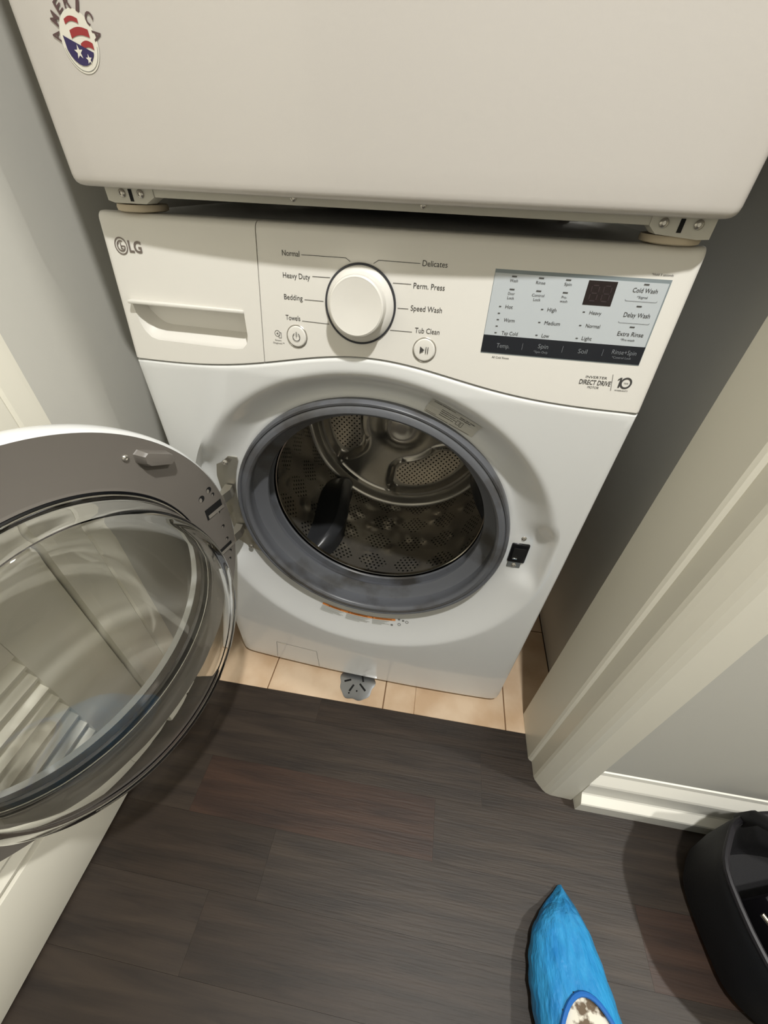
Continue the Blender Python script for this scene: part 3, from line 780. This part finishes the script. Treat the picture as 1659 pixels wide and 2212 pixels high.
# stopper bump, screw, holes and hinge slots on the inner ring
sp = [(.1085, .7400), (.0740, .7200), (.0700, .7150), (.0700, .7070), (.0760, .7020), (.1110, .7190), (.1160, .7260), (.1150, .7370)]
cxs, czs = sum(p[0] for p in sp) / 8, sum(p[1] for p in sp) / 8
def scl(f, y, sh=(0, 0)): return [(cxs + (x - cxs) * f + sh[0], y, czs + (z - czs) * f + sh[1]) for x, z in sp]
loft('stopper', [scl(1.12, 0), scl(1.06, -.002), scl(.98, -.010), scl(.86, -.0135), scl(.6, -.014)], RINGG, door, xf=DX)
screw('door_screw', .129, -.0002, .7398, .0045, door, xf=DX)
for (s_, z_, r_) in ((.0236, .6166, .0055), (.042, .6105, .0060), (.0185, .6039, .0035), (.0176, .5636, .0032), (.0177, .53, .0038), (.0172, .499, .0036), (.0181, .4676, .0036), (.0244, .4512, .0034), (.0471, .4482, .0036)):
    mesh('screw_hole', [DX(Vector((s_ + r_ * math.cos(k * PI / 10), -.0004, z_ + r_ * math.sin(k * PI / 10)))) for k in range(20)], [tuple(range(20))], HOLE, door)
    mesh('hole_wall', [DX(Vector((s_ + r_ * .45 + r_ * .5 * math.cos(k * PI / 8), -.0006, z_ - r_ * .2 + r_ * .72 * math.sin(k * PI / 8)))) for k in range(16)], [tuple(range(16))], GREYPL, door)
for q in ([(.0440, .5860), (.0060, .5860), (.0060, .5640), (.0440, .5640)], [(.0440, .4885), (.0100, .4885), (.0100, .4725), (.0440, .4725)]):
    mesh('hinge_slot', [DX(Vector((a, -.0005, b))) for a, b in q], [(0, 1, 2, 3)], HOLE, door)
    zb = q[2][1]
    mesh('slot_wall', [DX(Vector((a, -.0008, b))) for a, b in ((.040, zb + .0012), (.003, zb + .0012), (.003, zb + .0085), (.040, zb + .0085))], [(0, 1, 2, 3)], GREYPL, door)

# ================================================================== DRYER stacked on top
dy = empty('dryer', (0, 0, .9815), -PSI, 'cream-white dryer stacked on top of the washing machine', 'dryer')
ZB = 1.0048 - .9815
def yd(x): return -.008 - .022 * (1 - min(abs((x - .0035) / .3405), 1) ** 2)
def dring(z, inset, yo):
    """plan outline of the bowed front shell at height z"""
    P = []; X0, X1 = -.337 + inset, .344 - inset; n_ = 40
    P.append((X0, .030, z)); P.append((X0, .016 + yo, z))
    for i in range(7):
        a = PI + (PI / 2) * i / 6; r = .012
        P.append((X0 + r + r * math.cos(a), yd(X0) + r + yo + r * math.sin(a), z))
    for i in range(1, n_):
        x = X0 + .012 + (X1 - X0 - .024) * i / n_; P.append((x, yd(x) + yo, z))
    for i in range(7):
        a = -PI / 2 + (PI / 2) * i / 6; r = .012
        P.append((X1 - r + r * math.cos(a), yd(X1) + r + yo + r * math.sin(a), z))
    P.append((X1, .016 + yo, z)); P.append((X1, .030, z))
    return P
prf = [(0.000, .0095, .0075), (.0004, .0070, .0050), (.0014, .0042, .0026), (.0034, .0018, .0010), (.0062, .0006, .0003), (.010, .0001, 0), (.028, .0, 0), (.06, 0, 0), (.20, 0, 0), (.40, 0, 0), (.70, 0, 0)]
loft('front_panel', [dring(ZB + a, b, c) for a, b, c in prf], DRYW, dy)
box('cabinet', (-.336, .031, .024), (.343, .72, .92), DRYW, dy, bev=.003)
bp_ = box('base_plate', (-.309, .010, .0155), (.332, .0300, .0275), DRYPL, dy, bev=.001)
prism('corner_bracket', [(-.3095, .0272), (-.3095, .0110), (-.302, .0090), (-.262, .0090), (-.250, .0155), (-.250, .0272)], 1, .0092, .0290, DRYPL, dy)
prism('corner_bracket', [(.3325, .0272), (.3325, .0070), (.322, .0062), (.283, .0090), (.275, .0155), (.275, .0272)], 1, .0092, .0290, DRYPL, dy)
for x in (-.289, -.266, .318, .287): screw('plate_screw', x, .0090, .0180, .0042, dy)
for x in (-.085, .055): screw('plate_screw', x, .0098, .0215, .0032, dy)
for x in (-.2785, .303): box('plate_slot', (x - .002, .0086, .011), (x + .002, .0096, .022), HOLE, dy)
for x in (-.290, .308):
    for y in (.040, .66):
        loft('foot', [[(x + r * math.cos(a), y + r * math.sin(a), z) for a in [2 * PI * k / 32 for k in range(32)]] for r, z in ((.0250, .0003), (.0280, .0015), (.0285, .0050), (.0275, .0075), (.012, .0082), (.012, .025))], FOOTM, dy)
# round flag decal
decf = lambda e: (lambda x, z: (x, yd(x) - e, z - .9815))
DCx, DCz = -.2655, 1.1080
s = Ink(decf(.0004)); s.disc(DCx + .001, DCz - .001, .0195, 40); dc = s.build('decal', DECAL, dy)
s = Ink(decf(.0006)); 
for k, (r0, r1) in enumerate(((.0178, .0182),)): s.arc(DCx + .001, DCz - .001, r0, r1, 190, 350, 30)
s.build('decal_outline', INKL, dc)
rd = Ink(decf(.0007))
def wave(z0, h, x0, x1):
    P = []; n_ = 10
    for i in range(n_ + 1):
        x = x0 + (x1 - x0) * i / n_; P.append((DCx + x, DCz + z0 + .0018 * math.sin(i / n_ * PI)))
    for i in range(n_, -1, -1):
        x = x0 + (x1 - x0) * i / n_; P.append((DCx + x, DCz + z0 - h + .0018 * math.sin(i / n_ * PI)))
    rd.poly(P)
wave(.0125, .0030, -.0085, .0060); wave(.0060, .0048, -.0060, .0140); wave(-.0020, .0040, .0020, .0150)
rd.build('decal_stripe', RED, dc)
s = Ink(decf(.0008))
P = [(-.0150, .0035), (-.0130, .0025), (.0135, -.0075), (.0120, -.0100)]
for i in range(9):
    a = math.radians(-40 - 120 * i / 8); P.append((.0155 * math.cos(a), .0155 * math.sin(a)))
s.poly([(DCx + a, DCz + b) for a, b in P]); s.build('decal_field', NAVY, dc)
s = Ink(decf(.0010))
s.poly([(DCx - .0025 + (.0048 if k % 2 == 0 else .0019) * math.sin(k * PI / 5), DCz - .0070 + (.0048 if k % 2 == 0 else .0019) * math.cos(k * PI / 5)) for k in range(10)])
s.poly([(DCx + .0065 + (.0034 if k % 2 == 0 else .0014) * math.sin(k * PI / 5), DCz - .0115 + (.0034 if k % 2 == 0 else .0014) * math.cos(k * PI / 5)) for k in range(10)])
s.build('decal_star', DECAL, dc)
s = Ink(decf(.0006))
for i, ch in enumerate('AMERICA'):
    V_, F_ = text_geo(ch, .02); th = math.radians(172 - i * 27.5); a = min(v.x for v in V_); b = max(v.x for v in V_); sz = .0115; sxx = .0068 / max(b - a, .3)
    c_, s_ = math.cos(th - PI / 2), math.sin(th - PI / 2)
    pts = []
    for v in V_:
        lx_, lz_ = (v.x - (a + b) / 2) * sxx, .0185 + v.y * sz
        pts.append((DCx + lx_ * c_ - lz_ * s_, DCz + lx_ * s_ + lz_ * c_))
    s.add(pts, F_)
s.build('decal_lettering', BROWNI, dc)

# ================================================================== FOOT IN A SHOE COVER
pe = empty('person', (.44, -.60, 0), 0, 'foot in a blue plastic shoe cover over a cream patterned shoe, toe towards the washer', 'person')
def foot_ring(y, xl, xr, h, zb=.001, n=28, drop=0.):
    cx, hw_ = (xl + xr) / 2, (xr - xl) / 2; P = []
    for k in range(n):
        a = 2 * PI * k / n; ca, sa = math.cos(a), math.sin(a)
        x = cx + hw_ * math.copysign(abs(ca) ** .75, ca)
        z = zb + (h - zb) * (.36 + (.64 * abs(sa) ** .9 if sa > 0 else -.36 * abs(sa) ** .45))
        P.append((x - .44, y + .60, z))
    return P
FT = [(-.3555, .430, .442, .012), (-.360, .424, .449, .022), (-.368, .412, .460, .036), (-.380, .398, .468, .047), (-.395, .385, .475, .055), (-.415, .375, .482, .061),
      (-.440, .368, .488, .068), (-.470, .365, .494, .077), (-.500, .367, .499, .086), (-.53, .371, .501, .095), (-.56, .376, .502, .102), (-.60, .380, .502, .104), (-.64, .384, .500, .098), (-.67, .392, .492, .08), (-.685, .41, .475, .05)]
sh = [(y - .004 if y > -.5 else y + .004, a + .006 if b - a > .02 else a, b - .006 if b - a > .02 else b, max(h - .005, .01)) for y, a, b, h in FT]
shoe = loft('shoe', [foot_ring(y, a, b, h) for y, a, b, h in sh], SHOE, pe)
cov = loft('shoe_cover', [foot_ring(*q) for q in FT], BLUE, pe)
bm = bmesh.new(); bm.from_mesh(cov.data)
bmesh.ops.subdivide_edges(bm, edges=list(bm.edges), cuts=2, use_grid_fill=True)
def opn(v): return ((v.x + .006) / .054) ** 2 + ((v.y - .028) / .102) ** 2
kill = [f for f in bm.faces if opn(f.calc_center_median()) < 1 and f.calc_center_median().z > .05]
bmesh.ops.delete(bm, geom=kill, context='FACES')
for v in bm.verts:                                     # wrinkles
    v.co += Vector((math.sin(v.co.y * 210 + v.co.z * 90), 0, math.cos(v.co.x * 260 + v.co.y * 60))) * .0009 * (1 if v.co.z > .01 else 0)
bm.to_mesh(cov.data); bm.free()
for p in cov.data.polygons: p.use_smooth = True
ring = []
for k in range(49):
    a = 2 * PI * k / 48; x = -.006 + .054 * math.cos(a); y = .028 + .102 * math.sin(a)
    yy = y - .60
    h = None
    for (y1, a1, b1, h1), (y2, a2, b2, h2) in zip(FT, FT[1:]):
        if y2 <= yy <= y1:
            t = (y1 - yy) / (y1 - y2); xl, xr, h = a1 + (a2 - a1) * t, b1 + (b2 - b1) * t, h1 + (h2 - h1) * t
    u = min(abs((x + .44 - (xl + xr) / 2) / ((xr - xl) / 2)), .999); sa = math.sqrt(max(0, 1 - u ** (2 / .75)))
    ring.append((x, y, .001 + (h - .001) * (.36 + .64 * sa ** .9) + .001))
tube('elastic_edge', ring, .0036, BLUER, cov, 8)
# stitched pointed corner at the toe
def tf(y, xl, xr, h): return [(xl, y, .002), (xl, y, h * .45), (xl * .6 + xr * .4, y, h * .9), (xl * .45 + xr * .55, y, h), (xl * .3 + xr * .7, y, h * .88), (xr, y, h * .45), (xr, y, .002)]
loft('toe_fold', [tf(.205, -.050, .037, .0545), tf(.222, -.040, .029, .046), tf(.238, -.026, .021, .034), tf(.252, -.011, .012, .022), tf(.263, -.001, .005, .014)], BLUE, cov)
loft('sock', [[(-.003 + .037 * math.cos(a) * k, -.02 + .050 * math.sin(a) * k + dyy, z) for a in [2 * PI * i / 24 for i in range(24)]] for z, k, dyy in ((.07, 1.0, 0), (.105, .95, -.004), (.14, .86, -.010), (.18, .84, -.016), (.20, .85, -.018))], SOCK, pe)
loft('trouser_leg', [[(-.003 + r * math.cos(a), -.035 + r * 1.05 * math.sin(a) + dyy, z) for a in [2 * PI * i / 28 for i in range(28)]] for z, r, dyy in ((.150, .064, 0), (.148, .068, 0), (.155, .069, 0), (.22, .068, -.004), (.30, .070, -.012), (.40, .076, -.022))], BAGM, pe)

# ================================================================== BLACK TOOL BAG
bg = empty('tool_bag', (.84, -.345, 0), 0, 'black open-top fabric tool bag on the floor by the white baseboard', 'bag')
def se(z, ax, ay, ox=0, oy=0, e=.72, n=64, wob=.002):
    P = []
    for k in range(n):
        a = 2 * PI * k / n; ca, sa = math.cos(a), math.sin(a); wv = 1 + wob / .15 * math.sin(5 * a + z * 30) + wob / .2 * math.sin(9 * a)
        P.append((ox + ax * wv * math.copysign(abs(ca) ** e, ca), oy + ay * wv * math.copysign(abs(sa) ** e, sa), z))
    return P
bd = loft('body', [se(.001, .150, .118), se(.006, .160, .128), se(.02, .165, .134), (se(.08, .170, .138)), se(.14, .176, .142), se(.165, .178, .144), se(.172, .176, .142), se(.168, .168, .134), se(.12, .160, .127), se(.04, .152, .120), se(.025, .14, .11)], BAGM, bg)
rimp = se(.172, .174, .140); tube('rim_piping', rimp + [rimp[0]], .005, BAGR, bg, 8)
tube('handle', [(-.10, .128, .150), (-.112, .118, .205), (-.100, .096, .232), (-.06, .075, .240), (-.02, .070, .232), (.0, .075, .20)], .011, BAGM, bg, 10)
wr = empty('wrench', (.712, -.392, .179), 0, 'small chrome tool lying just inside the rim of the black bag', 'tool')
wr.rotation_euler = (.05, .1, -1.0)
loft('shaft', [[(x, .004 * math.cos(a), .003 * math.sin(a)) for a in [2 * PI * i / 12 for i in range(12)]] for x in (-.05, -.02, .02, .05)], CHROME, wr)
loft('jaw', [[(x, r * math.cos(a), .004 * math.sin(a)) for a in [2 * PI * i / 12 for i in range(12)]] for x, r in ((.046, .005), (.052, .009), (.062, .010), (.070, .006))], CHROME, wr)
mt = empty('tool_case', (.86, -.33, .03), .3, 'dark tool case lying inside the open black bag', 'tool case')
box('case', (-.10, -.05, 0), (.10, .05, .085), BAGR, mt, bev=.008); box('screen', (-.05, -.03, .085), (.02, .03, .0865), BLACKP, mt, bev=.0005, seg=1)

bpy.context.view_layer.update()
# let the lamps' light pass through the glass bowl (shadow caustics)
for o in bpy.data.objects:
    if o.type == 'LIGHT': o.data.cycles.is_caustics_light = True
    elif o.type == 'MESH':
        if o.name.startswith('glass_bowl'): o.cycles.is_caustics_caster = True
        else: o.cycles.is_caustics_receiver = True
for o in bpy.data.objects:
    if o.parent is None and o.type in ('MESH', 'EMPTY') and 'kind' not in o and 'label' not in o: print('UNLABELLED', o.name)
